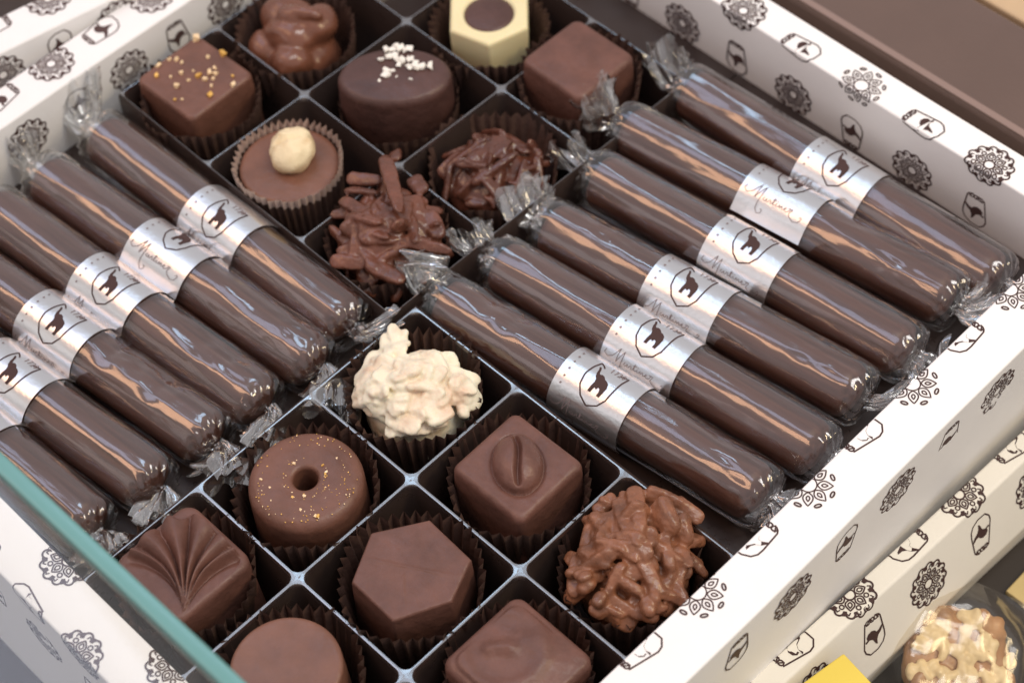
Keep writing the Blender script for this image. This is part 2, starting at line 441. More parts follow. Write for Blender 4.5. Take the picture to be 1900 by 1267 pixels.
# ------------------------------------------------------------------ plastic tray
ZF = -.74
tray = tag(empty('plastic_tray', (0, 3, ZF)), 'dark brown plastic tray with square compartments lining the white card box', 'tray')
def grid_block(us, vs, yaw, outer, hw=.012):
    mb = MB(); c, s = cos(yaw), sin(yaw)
    def T(p): return (c * p[0] - s * p[1], s * p[0] + c * p[1] - 3, p[2] - ZF)
    K = 6
    for i in range(len(us) - 1):
        for j in range(len(vs) - 1):
            x0, x1, y0, y1 = us[i], us[i + 1], vs[j], vs[j + 1]
            n = 4 * (K + 1)
            def ring(ins, r, z): return [T((px, py, z)) for px, py in rrect(x0 + ins, x1 - ins, y0 + ins, y1 - ins, r, K)]
            cells = []
            # grid-line corner square, same point count, then lip, then walls
            sq = [(x1, y1)] * (K + 1) + [(x0, y1)] * (K + 1) + [(x0, y0)] * (K + 1) + [(x1, y0)] * (K + 1)
            rr = rrect(x0, x1, y0, y1, .06, K)
            base = []
            for (ax, ay), (qx, qy) in zip(sq, rr):
                # project rounded point back onto the square border
                bx_ = min(max(qx, x0), x1); by_ = min(max(qy, y0), y1)
                dx = min(bx_ - x0, x1 - bx_); dy = min(by_ - y0, y1 - by_)
                if dx < dy: bx_ = x0 if bx_ - x0 < x1 - bx_ else x1
                else: by_ = y0 if by_ - y0 < y1 - by_ else y1
                base.append(T((bx_, by_, 0)))
            rings = [base, ring(hw * .75, .065, -.001), ring(hw, .07, -.006), ring(hw + .005, .075, -.03), ring(.055, .12, -.40), ring(.10, .17, ZF + .05), ring(.15, .17, ZF + .004)]
            loft(mb, rings[:4], RIMM); loft(mb, rings[3:], TRAYM, True, False, True)
            # little corner triangles between grid corner and rounded border
            for cx, cy, a, b in ((x1, y1, 0, K), (x0, y1, K + 1, 2 * K + 1), (x0, y0, 2 * K + 2, 3 * K + 2), (x1, y0, 3 * K + 3, 4 * K + 3)):
                pts = [base[q] for q in range(a, b + 1)]
                mb.add([T((cx, cy, 0))] + pts, [(0, q, q + 1) for q in range(1, len(pts))], RIMM)
    # outer skirt
    x0, x1, y0, y1 = us[0], us[-1], vs[0], vs[-1]
    o = outer
    R0 = [T(p) for p in ((x0, y0, 0), (x1, y0, 0), (x1, y1, 0), (x0, y1, 0))]
    R1 = [T(p) for p in ((x0 - o[0], y0 - o[1], -.03), (x1 + o[2], y0 - o[1], -.03), (x1 + o[2], y1 + o[3], -.03), (x0 - o[0], y1 + o[3], -.03))]
    R2 = [T(p) for p in ((x0 - o[0] * 1.6, y0 - o[1] * 1.6, -.38), (x1 + o[2] * 1.6, y0 - o[1] * 1.6, -.38), (x1 + o[2] * 1.6, y1 + o[3] * 1.6, -.38), (x0 - o[0] * 1.6, y1 + o[3] * 1.6, -.38))]
    loft(mb, [R0, R1, R2], TRAYM)
    return mb
NU, NV = [0, 1, 2.0, 2.955], [-.10, .89, 1.90, 2.90]
TU, TV = [-3.22, -2.166, -1.10, -.12], [2.735, 3.71, 4.78, 5.79]
grid_block(NU, NV, .007, (.03, .01, .003, .03)).build('compartment_grid', parent=tray, smooth=True, sharp=35)
grid_block(TU, TV, -.009, (.012, .012, .012, .012), .006).build('compartment_grid', parent=tray, smooth=True, sharp=35)
ZBAY = -.345
def bay(pts):
    mb = MB(); V = [(x, y - 3, ZBAY - ZF) for x, y in pts] + [(x, y - 3, ZBAY - ZF - .03) for x, y in pts]
    n = len(pts); F = [tuple(range(n)), tuple(range(2 * n - 1, n - 1, -1))] + [(i, i + n, (i + 1) % n + n, (i + 1) % n) for i in range(n)]
    mb.add(V, F, BAYM); return mb
bay([(-.03, 2.98), (2.965, 3.0), (2.965, 6.375), (-.03, 6.375)]).build('stick_bay', parent=tray, smooth=False)
bay([(-3.34, -.15), (-.05, -.15), (-.05, 2.64), (-3.34, 2.64)]).build('stick_bay', parent=tray, smooth=False)
f = bay([(-3.34, 5.87), (-.04, 5.87), (-.04, 6.375), (-3.34, 6.375)]); f.build('flange', parent=tray, smooth=False)

# ------------------------------------------------------------------ wrapped chocolate sticks
def digits():
    G = {'1': [[(0, .8), (.3, 1), (.3, 0)]], '7': [[(0, 1), (.6, 1), (.2, 0)]], '2': [[(0, .8), (.25, 1), (.55, .8), (.5, .5), (0, 0), (.6, 0)]],
         '0': [[(.3, 1), (.05, .7), (.05, .3), (.3, 0), (.55, .3), (.55, .7), (.3, 1)]]}
    return G
def script_word():
    """handwritten word, x 0..1 along the band"""
    st = []
    st.append([(.02, .18), (.00, .08), (.06, .02), (.13, .10), (.19, .28), (.215, .36), (.20, .16), (.19, -.02), (.24, .18), (.285, .34), (.275, .12),
               (.26, -.10), (.265, -.24), (.31, -.34), (.36, -.30), (.37, -.22), (.34, -.20)])          # M with its long looped tail
    st.append([(.33, .10), (.31, .04), (.34, .01), (.365, .09), (.365, .02), (.39, .02), (.41, .10), (.425, .09), (.43, .02), (.455, .03), (.475, .2),
               (.47, .02), (.50, .03), (.52, .10), (.52, .02), (.55, .03), (.565, .10), (.575, .02), (.60, .10), (.615, .02), (.645, .05), (.67, .09), (.655, .11),
               (.64, .05), (.67, .01), (.71, .05), (.735, .12), (.70, .12), (.76, .13), (.73, .01), (.76, -.06), (.83, -.12), (.90, -.08), (.93, .03), (.91, .06), (.89, .02)])
    st.append([(.45, .14), (.50, .15)]); st.append([(.523, .14), (.528, .155)])
    return st

def label_prints():
    p, q = Print(1.0), Print(1.0)
    sx, sw, sh = .30, .245, .34
    # shield outline
    sh_pts = [(-.02, 0), (-.30, .13), (-.47, .32), (-.52, .55), (-.46, .80), (-.38, 1.0)]
    sh2 = [(-.02, 0), (.28, .11), (.42, .28), (.46, .5), (.50, .78), (.55, .98), (.30, .93)]
    off = -.17
    for L in (sh_pts, sh2): p.stroke([(sx + a * sw, off + b * sh) for a, b in L], .0105, False, .02)
    p.stroke([(sx + a * sw, off + b * sh) for a, b in ((-.38, 1.0), (-.27, .95), (-.20, .90))], .0105, False, .02)
    ele = [(-.27, .25), (-.15, .25), (-.13, .36), (-.10, .41), (-.04, .37), (.00, .44), (.07, .42), (.10, .34), (.08, .25), (.20, .24), (.24, .38), (.26, .52), (.21, .63),
           (.12, .68), (.02, .70), (-.06, .76), (-.16, .78), (-.24, .75), (-.29, .80), (-.33, .90), (-.39, .97), (-.45, .95), (-.39, .86), (-.37, .76), (-.32, .66), (-.25, .60), (-.22, .52), (-.25, .40)]
    p.fill([(sx + (a * .84 + .04) * sw, off + (.50 + (b - .52) * .84) * sh) for a, b in ele])
    G = digits(); x = sx - .005
    for ch in '1720':
        for L in G[ch]: q.stroke([(x + a * .036, .132 + b * .045) for a, b in L], .0075, False, .02)
        x += .031
    for s in (-.13, -.075, -.015, .045, .10, .15):
        q.stroke([(.055, s), (.062, s + .014)], .012, False, .02)
    for L in script_word(): q.stroke([(.03 + a * .53, -.30 + b * .30) for a, b in L], .0048, False, .012)
    return p, q
LP, LQ = label_prints()
INKG = plain('grey_brown_ink', (.24, .19, .19), .6, .25)
RS = .235

def film_rings(L, seed, dimples):
    """wrinkled film round the stick: x -.05 .. L+.05 with pleated, gathered ends"""
    rng = random.Random(seed); nph = 96
    xs = list(np.concatenate([np.linspace(-.055, .12, 14), np.linspace(.14, L - .14, 110), np.linspace(L - .12, L + .055, 14)]))
    facets = [(rng.uniform(0, 2 * PI), rng.uniform(.2, 1.3), rng.uniform(.3, 1.0), rng.uniform(-.5, .5)) for _ in range(5)]
    npl = 15; ph = rng.uniform(0, 6)
    rings = []
    for x in xs:
        e = min(1, max(0, min(x + .055, L + .055 - x) / .15)); env = math.sqrt(1 - (1 - e) ** 2.2)
        ring = []
        for j in range(nph):
            a = 2 * PI * j / nph
            r = RS * (.30 + .70 * env)
            w = 0.0065 * nz(x * .55 + seed * 3.1, cos(a) * 1.3 + seed, sin(a) * 1.3) + .0022 * nz(x * 1.7 + seed, cos(a) * 3.0, sin(a) * 3.0 + seed * 2) + .0011 * nz(x * 7 + seed, cos(a) * 6, sin(a) * 6) * (1 + nz(x * .9, seed))
            rid = 1 - abs(nz(x * .6 + 7 + seed, cos(a) * 1.7 + 3, sin(a) * 1.7 + seed))
            w += .006 * rid ** 8
            for (x0, a0, d, sx, sa, k) in dimples:
                if k:
                    da = (a - a0 + PI) % (2 * PI) - PI; g = math.exp(-((x - x0) / sx) ** 2 - (da / sa) ** 2)
                    w -= d * g * .42 * (abs(nz(x * 5 + seed, cos(a) * 4, sin(a) * 4)) * 2.2 - .5); continue
                da = (a - a0 + PI) % (2 * PI) - PI
                u = (x - x0) / sx; t = da / sa
                g = max(0, 1 - abs(u) - .35 * abs(t)) * max(0, 1 - t * t)
                w -= d * g
            r += w * min(1, env * 1.2)
            pl = (1 - env)
            r *= 1 + .55 * pl * abs(((a * npl / (2 * PI) + ph + 1.5 * pl) % 1) * 2 - 1) + .12 * pl * nz(a * 3, x * 20, seed)
            ring.append((x, r * cos(a + PI / 2) * -1, RS + r * sin(a + PI / 2)))
        rings.append(ring)
    return rings

def twist_mesh(mb, p0, ax, d_end, length, width, flat, roll, seed, pleats=11):
    """gathered fan of film: path bends from axis ax to direction d_end"""
    rng = random.Random(seed); n = 84; m = 16
    p0 = Vector(p0); ax = Vector(ax).normalized(); de = Vector(d_end).normalized()
    c1 = p0 + ax * length * .34; c2 = c1 + de * length * .86
    rings = []
    for i in range(m + 1):
        t = i / m
        p = p0.lerp(c1, t).lerp(c1.lerp(c2, t), t)
        tg = ((c1 - p0) * (1 - t) + (c2 - c1) * t).normalized()
        up = Vector((0, 0, 1)) if abs(tg.z) < .9 else Vector((0, 1, 0))
        e1 = tg.cross(up).normalized(); e2 = e1.cross(tg)
        cr, sr = cos(roll), sin(roll); f1 = e1 * cr + e2 * sr; f2 = e2 * cr - e1 * sr
        g = .055 + (width * 1.08 - .055) * max(0, (t - .12) / .88) ** .8
        fl = 1 - (1 - flat) * min(1, t * 2.2)
        ring = []
        for j in range(n):
            a = 2 * PI * j / n
            pl = abs(((a * pleats / (2 * PI) + seed * .37 + .15 * sin(3 * a)) % 1) * 2 - 1) - .5
            rr = g * (1.1 + .7 * pl * (.5 + .5 * t) + .6 * nz(cos(a) * 1.4 + seed, sin(a) * 1.4, t * 2.0) + .12 * nz(a * 4, t * 9, seed))
            lift = .22 * t * nz(cos(a) * 1.6, sin(a) * 1.6, seed * 1.3 + t)
            q = p + f1 * (rr * cos(a)) + f2 * (rr * sin(a) * fl) + tg * lift
            ring.append(tuple(q))
        rings.append(ring)
    loft(mb, rings, TWIST)

def stick(label, u, v, ang, L, labx, roll, seed, tl, tr, span=(-112, 62), dimples=()):
    t = tag(empty('wrapped_chocolate_stick', (u, v, ZBAY + .004), math.radians(ang)), label, 'chocolate stick', 'cellophane-wrapped chocolate sticks')
    mb = MB(); rings = []
    for i in range(61):
        x = .03 + (L - .06) * i / 60; e = min(1, min(x - .02, L - .02 - x) / .09)
        r = (RS - .032) * math.sqrt(max(0.02, 1 - (1 - e) ** 2))
        rings.append([(x, (r + .006 * nz(x * 3 + seed, j * .35)) * cos(2 * PI * j / 40), RS + (r + .006 * nz(x * 3 + seed, j * .35)) * sin(2 * PI * j / 40)) for j in range(40)])
    loft(mb, rings, STICKC, True, True, True); mb.build('chocolate_log', parent=t)
    mb = MB(); loft(mb, film_rings(L, seed, dimples), FILM); w = mb.build('wrapper', parent=t)
    mb = MB(); twist_mesh(mb, (-.05, 0, RS), (-1, 0, 0), *tl, seed + 11); mb.build('twist', parent=w)
    mb = MB(); twist_mesh(mb, (L + .05, 0, RS), (1, 0, 0), *tr, seed + 23); mb.build('twist', parent=w)
    # silver band: hugs the stick from span[0] to span[1] degrees, both ends leave along the tangent
    mb = MB(); rad = RS + .012; W = .58; x0 = labx - W / 2
    a0, a1 = math.radians(span[0]), math.radians(span[1]); tail = .10
    def at(x, a, off):
        r = rad + off
        ac = min(max(a, a0), a1); e = (a - ac) * rad
        y, z = r * sin(ac), RS + r * cos(ac)
        return (x0 + x, y + e * cos(ac), z - e * sin(ac))
    NA = 56; A = [a0 - tail / rad + (a1 - a0 + 2 * tail / rad) * i / NA for i in range(NA + 1)]
    def warp(x, a): return x + .006 * nz(a * 1.4, seed)
    top = [[at(x, a, .004 * nz(x * 4, a * 2, seed)) for a in A] for x in np.linspace(0, W, 9)]
    loft(mb, top, SILVER, closed=False)
    bot = [[at(x, a, .004 * nz(x * 4, a * 2, seed) - .003) for a in A] for x in np.linspace(0, W, 9)]
    loft(mb, [list(reversed(r)) for r in bot], PAPER, closed=False)
    rl = math.radians(roll - 11)
    def fm(x, s, off): 
        a = s / rad + rl
        return at(x, a, off + .004 * nz(x * 4, a * 2, seed))
    kp = lambda x, s: a0 - .3 < s / rad + rl < a1 + .3 and .01 < x < W - .01
    LP.put(mb, INKB, fm, keep=kp); LQ.put(mb, INKG, fm, keep=kp)
    mb.build('label', parent=t, smooth=True)
    return t

UP = (-.5, .15, .8)
D = math.radians
def dm(*a): return [(x, D(t), d, sx, sa, 0) for x, t, d, sx, sa in a]
def cr_(*a): return [(x, D(t), d, sx, sa, 1) for x, t, d, sx, sa in a]
# angle in film_rings: 0 = top of the stick, positive towards the near-left side (-v)
stick('wrapped stick of the right-hand row nearest the coffee-bean chocolate', -.01, 3.112, 6.6, 2.77, 1.44, 0, 1, ((-.25, .35, .9), .26, .16, .6, .3), ((.15, .0, -.8), .12, .17, .8, .2),
      dimples=dm((.42, 34, .034, .16, .9), (.64, 26, .03, .14, .9), (2.3, 30, .02, .3, .8)) + cr_((.5, 30, .02, .3, .6), (2.55, 20, .02, .2, .9)))
stick('second wrapped stick of the right-hand row, lying between the nearest one and the third', .044, 3.627, 6.7, 2.78, 1.40, 8, 2, ((-.6, .1, .6), .24, .15, .35, 1.0), ((.35, .9, .1), .24, .10, .4, .4))
stick('third wrapped stick of the right-hand row, with a crumpled film patch above its band', .056, 4.114, 8.0, 2.66, 1.27, 4, 3, ((-.5, .3, .75), .24, .15, .3, .2), ((.35, .75, .15), .24, .11, .4, 1.2),
      dimples=cr_((.5, 28, .028, .35, .6), (2.4, 20, .025, .25, .9)))
stick('fourth stick of the right-hand row, crest squarely on top and a pleated right end', -.004, 4.692, 6.1, 2.74, 1.40, 9, 4, ((-.7, .1, .6), .25, .15, .35, 1.3), ((.2, .1, -.7), .13, .18, .8, .9))
stick('right-hand stick with its band turned so the handwritten name faces up', -.171, 5.194, 7.0, 2.85, 1.43, 46, 5, ((-.45, -.1, .8), .28, .17, .35, .3), ((.3, .45, .3), .22, .16, .5, .1), span=(-50, 80),
      dimples=dm((2.0, 30, .022, .3, .9)) + cr_((2.45, 10, .022, .3, 1.0)))
stick('sixth wrapped stick of the right-hand row, lying against the far printed wall', -.086, 5.798, 2.0, 2.87, 1.48, 2, 6, ((-.4, .2, .8), .27, .15, .35, .8), ((.6, .3, .1), .16, .11, .5, .6))
stick('wrapped stick of the left-hand row nearest the hazelnut and gold-flecked chocolates', -3.061, 2.436, 1.7, 2.76, 1.48, -2, 7, ((-.55, .25, .8), .36, .19, .35, .5), ((.35, .9, .35), .30, .15, .3, .7))
stick('left-hand stick with its band turned so the handwritten name faces up', -3.054, 1.888, 4.8, 2.86, 1.42, 44, 8, ((-.6, .1, .7), .30, .16, .35, 1.2), ((.4, -.6, .1), .34, .14, .5, .3), span=(-46, 78),
      dimples=dm((2.3, 28, .016, .35, .9)) + cr_((2.6, 20, .02, .2, 1.0)))
stick('third stick down the left-hand row, film with two small creases', -3.097, 1.418, 4.6, 2.88, 1.42, 4, 9, ((-.6, .1, .6), .26, .15, .35, .2), ((.35, -.8, .1), .34, .12, .45, .8),
      dimples=dm((2.3, 12, .02, .3, .6), (2.55, 30, .026, .15, .6)) + cr_((2.5, 15, .02, .3, .8)))
stick('left-hand stick with film dented into deep triangular folds below its band', -2.974, .937, 6.0, 2.73, 1.29, 2, 10, ((-.6, .1, .6), .26, .15, .35, .9), ((.35, -.5, .2), .28, .14, .5, .1),
      dimples=dm((1.78, 28, .036, .16, 1.0), (2.02, 36, .024, .2, .9), (2.25, 26, .036, .17, 1.0)) + cr_((2.0, 28, .02, .4, .5)))
stick('fifth stick down the left-hand row, a long smooth reflection below its band', -2.834, .458, 5.9, 2.59, 1.25, 4, 12, ((-.6, .1, .6), .26, .15, .35, .4), ((.3, -.6, .15), .30, .15, .5, .5))
stick('lowest stick of the left-hand row, seen through the glass shelf beside the near wall', -2.72, .09, 3.2, 2.42, 1.20, 0, 13, ((-.6, .1, .6), .26, .15, .35, .4), ((.5, -.25, .25), .26, .17, .5, .2))

# ------------------------------------------------------------------ paper cups
def cup(u, v, rb, rt, zt, label, seed=0, n=38, amp=.020, edge=None, sq=.42, zb=ZF + .012):
    if edge is None: rb *= 1.04
    mb = MB(); N = n * 6; rings = []; m = 9
    rng = random.Random(seed); ph = [rng.uniform(-.25, .25) for _ in range(n)]
    top = [rng.uniform(-.012, .012) for _ in range(n)]
    for i in range(m + 1):
        t = i / m; ring = []
        for j in range(N):
            a = 2 * PI * j / N; kk = j // 6
            tri = abs(((j / 6.0) % 1) * 2 - 1) * 2 - 1
            rad = rb + (rt - rb) * t
            if sq:   # squarish opening
                p = 4.0; c_, s_ = abs(cos(a - .8)), abs(sin(a - .8)); sqr = 1 / (c_ ** p + s_ ** p) ** (1 / p)
                rad *= 1 + (sqr - 1) * sq * t
            rad += amp * (.25 + .75 * t) * tri * (1 + .7 * nz(kk * .9, seed)) + .018 * t * nz(cos(a) * 2 + seed, sin(a) * 2)
            z = (zt - zb) * t + (top[kk] * t + (.016 * tri * t if t > .9 else 0)) + .02 * t * nz(cos(a) * 1.5, sin(a) * 1.5, seed + 3)
            ring.append((rad * cos(a), rad * sin(a), z))
        rings.append(ring)
    loft(mb, rings[:-1], CUP); loft(mb, rings[-2:], edge or CUP)
    mb.add([(rb * .97 * cos(2 * PI * j / 24), rb * .97 * sin(2 * PI * j / 24), .004) for j in range(24)], [tuple(range(24))], CUP)
    return tag(mb.build('paper_cup', (u, v, zb), smooth=True, sharp=60), label, 'paper cup', 'fluted brown paper cups')

# ------------------------------------------------------------------ moulded chocolates
def moulded(outline, h, bev, taper, mat, relief=None, N=128, rings_n=30, dome=.0):
    """outline: closed 2-D points (top face); sides slope out downward by taper; relief(x, y) lifts the top"""
    mb = MB(); O2 = resample(outline, N); rings = []
    def sc(k, z): return [(x * k, y * k, z) for x, y in O2]
    mr = max(math.hypot(x, y) for x, y in O2)
    kb = 1 + taper / mr
    rings.append(sc(kb * .985, 0)); rings.append(sc(kb, .02))
    for i in range(1, 6): rings.append(sc(kb + (1 - kb) * i / 6, .02 + (h - bev - .02) * i / 6))
    for i in range(7):
        a = i / 6 * PI / 2; rings.append(sc(1 - bev / mr * (1 - cos(a)), h - bev + bev * sin(a)))
    k0 = 1 - bev / mr
    for i in range(1, rings_n + 1):
        k = k0 * (1 - i / rings_n) + .004
        R = []
        for x, y in O2:
            X, Y = x * k, y * k; z = h + dome * (1 - (k / k0) ** 2)
            if relief: z += relief(X, Y) * min(1, i / 3)
            R.append((X, Y, z))
        rings.append(R)
    loft(mb, rings, mat, True, True, True)
    return mb
def rot2(P, a): return [(x * cos(a) - y * sin(a), x * sin(a) + y * cos(a)) for x, y in P]
def rsq(w, d, r, a=0): return rot2(rrect(-w / 2, w / 2, -d / 2, d / 2, r, 8), a)
def soft(t): t = min(1, max(0, t)); return t * t * (3 - 2 * t)

def place(mb, name, u, v, z, label, cat='chocolate', sharp=None):
    return tag(mb.build(name, (u, v, z), smooth=True, sharp=sharp), label, cat)

# near block ---------------------------------------------------------
ZC = ZF + .03
H = lambda ztop: ztop - ZC
def shell_relief(x, y):
    # leaf-like scallop: ridges leave the foot side by side and curve outwards, lobed upper edge
    c, s = cos(-.79), sin(-.79); X = c * x - s * y; Y = s * x + c * y
    fx, fy = X - .05, Y + .37
    r = math.hypot(fx, fy)
    if r < .015 or fy < 0: return 0
    a = math.atan2(fx, fy) / (.34 + .66 * min(1, r / .58) ** 1.3)
    amax = .80; edge = .70 - .10 * (a / amax) ** 2 + .025 * cos(a / amax * PI * 3.5 * 2)
    inside = soft((amax - abs(a)) / .12) * soft((edge - r) / .04)
    rid = abs(sin(a / amax * PI * 2.6 + .25)) ** .7
    return inside * (.018 + .085 * rid * soft(r / .3)) - .016 * math.exp(-((abs(a) - amax) / .07) ** 2) * soft((edge - r) / .05)
mb = moulded(rsq(.66, .66, .10), H(.12), .05, .04, MID, shell_relief, 176, 60)
place(mb, 'shell_chocolate', .43, .43, ZC, 'square milk chocolate with a raised fan-shaped shell, partly behind the glass edge')
cup(.43, .43, .34, .44, .0, 'brown paper cup under the shell-topped square chocolate', 1)

def donut():
    mb = MB(); R, r0 = .385, .082; h = H(.12); N = 96
    prof = [(R * 1.03, 0), (R * 1.04, .06), (R * 1.02, h * .45), (R, h - .10)]
    for i in range(1, 9):
        a = i / 8 * PI / 2; prof.append((R - .085 * (1 - cos(a)), h - .085 + .085 * sin(a)))
    for i in range(1, 8): prof.append((R - .085 - (R - .085 - r0 - .035) * i / 7, h + .008 * sin(PI * i / 7)))
    for i in range(1, 7):
        a = i / 6 * PI / 2; prof.append((r0 + .035 * (1 - sin(a)), h - .035 * (1 - cos(a))))
    prof += [(r0 * .92, h - .2), (r0 * .85, .02)]
    loft(mb, [[(r * cos(2 * PI * j / N), r * sin(2 * PI * j / N), z + .004 * nz(r * cos(2 * PI * j / N) * 6, r * sin(2 * PI * j / N) * 6)) for j in range(N)] for r, z in prof], MILK)
    return mb, h
mb, hd = donut()
dn = place(mb, 'ring_chocolate', .535, 1.39, ZC, 'round milk chocolate ring with a hole and gold glitter specks')
def crystals(parent, spots, mats, seed, name, kind='stuff', flat=.6):
    rng = random.Random(seed); mb = MB()
    for x, y, z, r in spots:
        m = rng.choice(mats)
        b = [Vector((rng.uniform(.5, 1.5) * r * a, rng.uniform(.4, 1.1) * r * b_, rng.uniform(.7, 1.2) * r * c * flat)) for a in (-1, 1) for b_ in (-1, 1) for c in (-1, 1)]
        R = Matrix.Rotation(rng.uniform(0, PI), 3, 'Z') @ Matrix.Rotation(rng.uniform(-.5, .5), 3, 'X')
        V = [tuple(R @ p + Vector((x, y, z))) for p in b]
        mb.add(V, [(0, 1, 3, 2), (4, 6, 7, 5), (0, 4, 5, 1), (2, 3, 7, 6), (0, 2, 6, 4), (1, 5, 7, 3)], m)
    o = mb.build(name, parent=parent, smooth=False); o['kind'] = kind; return o
rng = random.Random(4); sp = []
while len(sp) < 230:
    a = rng.uniform(0, 2 * PI); r = rng.uniform(.12, .35)
    big = len(sp) < 12
    sp.append((r * cos(a), r * sin(a), hd + .004 - (max(0, r - .30) * .5) ** 2 * 6, rng.uniform(.008, .011) if big else rng.uniform(.002, .0045)))
crystals(dn, sp, [GOLD, PALEG, GOLD], 5, 'gold_glitter')
cup(.52, 1.39, .39, .468, .01, 'brown paper cup under the glittered chocolate ring', 2)

mb = moulded([(x + .0, y) for x, y in [(-.17, .345), (.235, .325), (.36, .03), (.19, -.32), (-.20, -.31), (-.375, .02)]], H(.13), .022, .03, MID,
             lambda x, y: .006 * math.exp(-((y - .6 * x - .02) / .012) ** 2) + .004 * math.exp(-((y + .9 * x + .05) / .012) ** 2) * (1 if x > 0 else 0))
place(mb, 'hexagon_chocolate', 1.53, 1.385, ZC, 'flat-topped hexagonal milk chocolate with faint lines across its top')
cup(1.52, 1.40, .36, .455, .02, 'brown paper cup under the plain hexagonal milk chocolate', 3)

def bean_relief(x, y):
    c, s = cos(-.95), sin(-.95); X = c * x - s * y; Y = s * x + c * y
    q = (X / .165) ** 2 + (Y / .225) ** 2
    if q >= 1.0: return -.012 * math.exp(-((math.sqrt(q) - 1) / .10) ** 2)
    z = .135 * math.sqrt(1 - q) ** .9
    g = math.exp(-((X - .022 * sin(Y * 11 + .4)) / .020) ** 2) * soft((.21 - abs(Y)) / .05)
    return z - .062 * g + .004 * nz(X * 14, Y * 14)
mb = moulded(rsq(.64, .62, .06, .02), H(.10), .06, .04, MID, bean_relief, 176, 60)
place(mb, 'coffee_bean_chocolate', 1.47, 2.42, ZC, 'square milk chocolate with a raised coffee bean on top')
cup(1.48, 2.42, .37, .46, .0, 'brown paper cup under the coffee-bean chocolate', 4)

mb = moulded(circ(0, 0, .352, 64), H(.13), .03, .03, MILKW, lambda x, y: .004 * nz(x * 5, y * 5))
place(mb, 'round_chocolate', 1.475, .40, ZC, 'plain round flat-topped milk chocolate at the bottom edge, right of the glass edge')
cup(1.46, .42, .36, .45, .01, 'brown paper cup under the plain round chocolate disc', 5)

def curl_relief(x, y):
    c, s = cos(.80), sin(.80); X = c * (x + .13) + s * (y + .02); Y = -s * (x + .13) + c * (y + .02)   # X runs along the picture's horizontal
    bar = soft((.15 - abs(X)) / .10) * soft((.085 - abs(Y + .9 * X * X)) / .085)
    nub = math.exp(-(((X - .20) / .09) ** 2 + ((Y - .03) / .09) ** 2))
    return .036 * bar + .030 * nub + .02 * math.exp(-((math.hypot(X - .02, Y) - .26) / .05) ** 2)
mb = moulded(rsq(.68, .68, .08), H(.12), .06, .03, MID, curl_relief, 160, 44, dome=.03)
place(mb, 'curled_ridge_chocolate', 2.47, 1.41, ZC, 'square milk chocolate with a small raised curl, cut off by the lower edge')
cup(2.46, 1.42, .37, .455, .0, 'brown paper cup under the curl-topped square chocolate', 6)

# clusters: blobs fused with a voxel remesh ----------------------------
def ellipsoid(mb, c, axes, R, mat, n=12, m=8, p=2.6):
    V = []; F = []
    def sg(x, e): return math.copysign(abs(x) ** e, x)
    e = 2 / p
    for i in range(m + 1):
        th = -PI / 2 + PI * i / m
        for j in range(n):
            a = 2 * PI * j / n
            V.append(tuple(R @ Vector((axes[0] * sg(cos(th), e) * sg(cos(a), e), axes[1] * sg(cos(th), e) * sg(sin(a), e), axes[2] * sg(sin(th), e))) + Vector(c)))
    for i in range(m):
        for j in range(n): F.append((i * n + j, i * n + (j + 1) % n, (i + 1) * n + (j + 1) % n, (i + 1) * n + j))
    mb.add(V, F, mat)
def sliver(mb, a, b, w, t, mat, twist=0.0, p=3.0, taper=.5):
    a, b = Vector(a), Vector(b); d = b - a; L = d.length + .03; x = d.normalized()
    y = Vector((0, 0, 1)).cross(x); y = y.normalized() if y.length > .01 else Vector((0, 1, 0)); z = x.cross(y)
    R = Matrix((x, y, z)).transposed() @ Matrix.Rotation(twist, 3, 'X'); c = (a + b) / 2
    rings = []; bend = .10 * w * sin(a.x * 40)
    for i in range(13):
        u = -1 + 2 * i / 12; k = max(.03, (1 - abs(u) ** 3.6)) ** taper * (1 - .16 * u); ring = []
        for j in range(12):
            q = 2 * PI * j / 12; cy, cz = cos(q), sin(q); e = 2 / p
            ring.append(tuple(R @ Vector((u * L / 2, w / 2 * k * math.copysign(abs(cy) ** e, cy), t / 2 * k * math.copysign(abs(cz) ** e, cz) + bend * (1 - u * u))) + c))
        rings.append(ring)
    loft(mb, rings, mat, True, True, True)
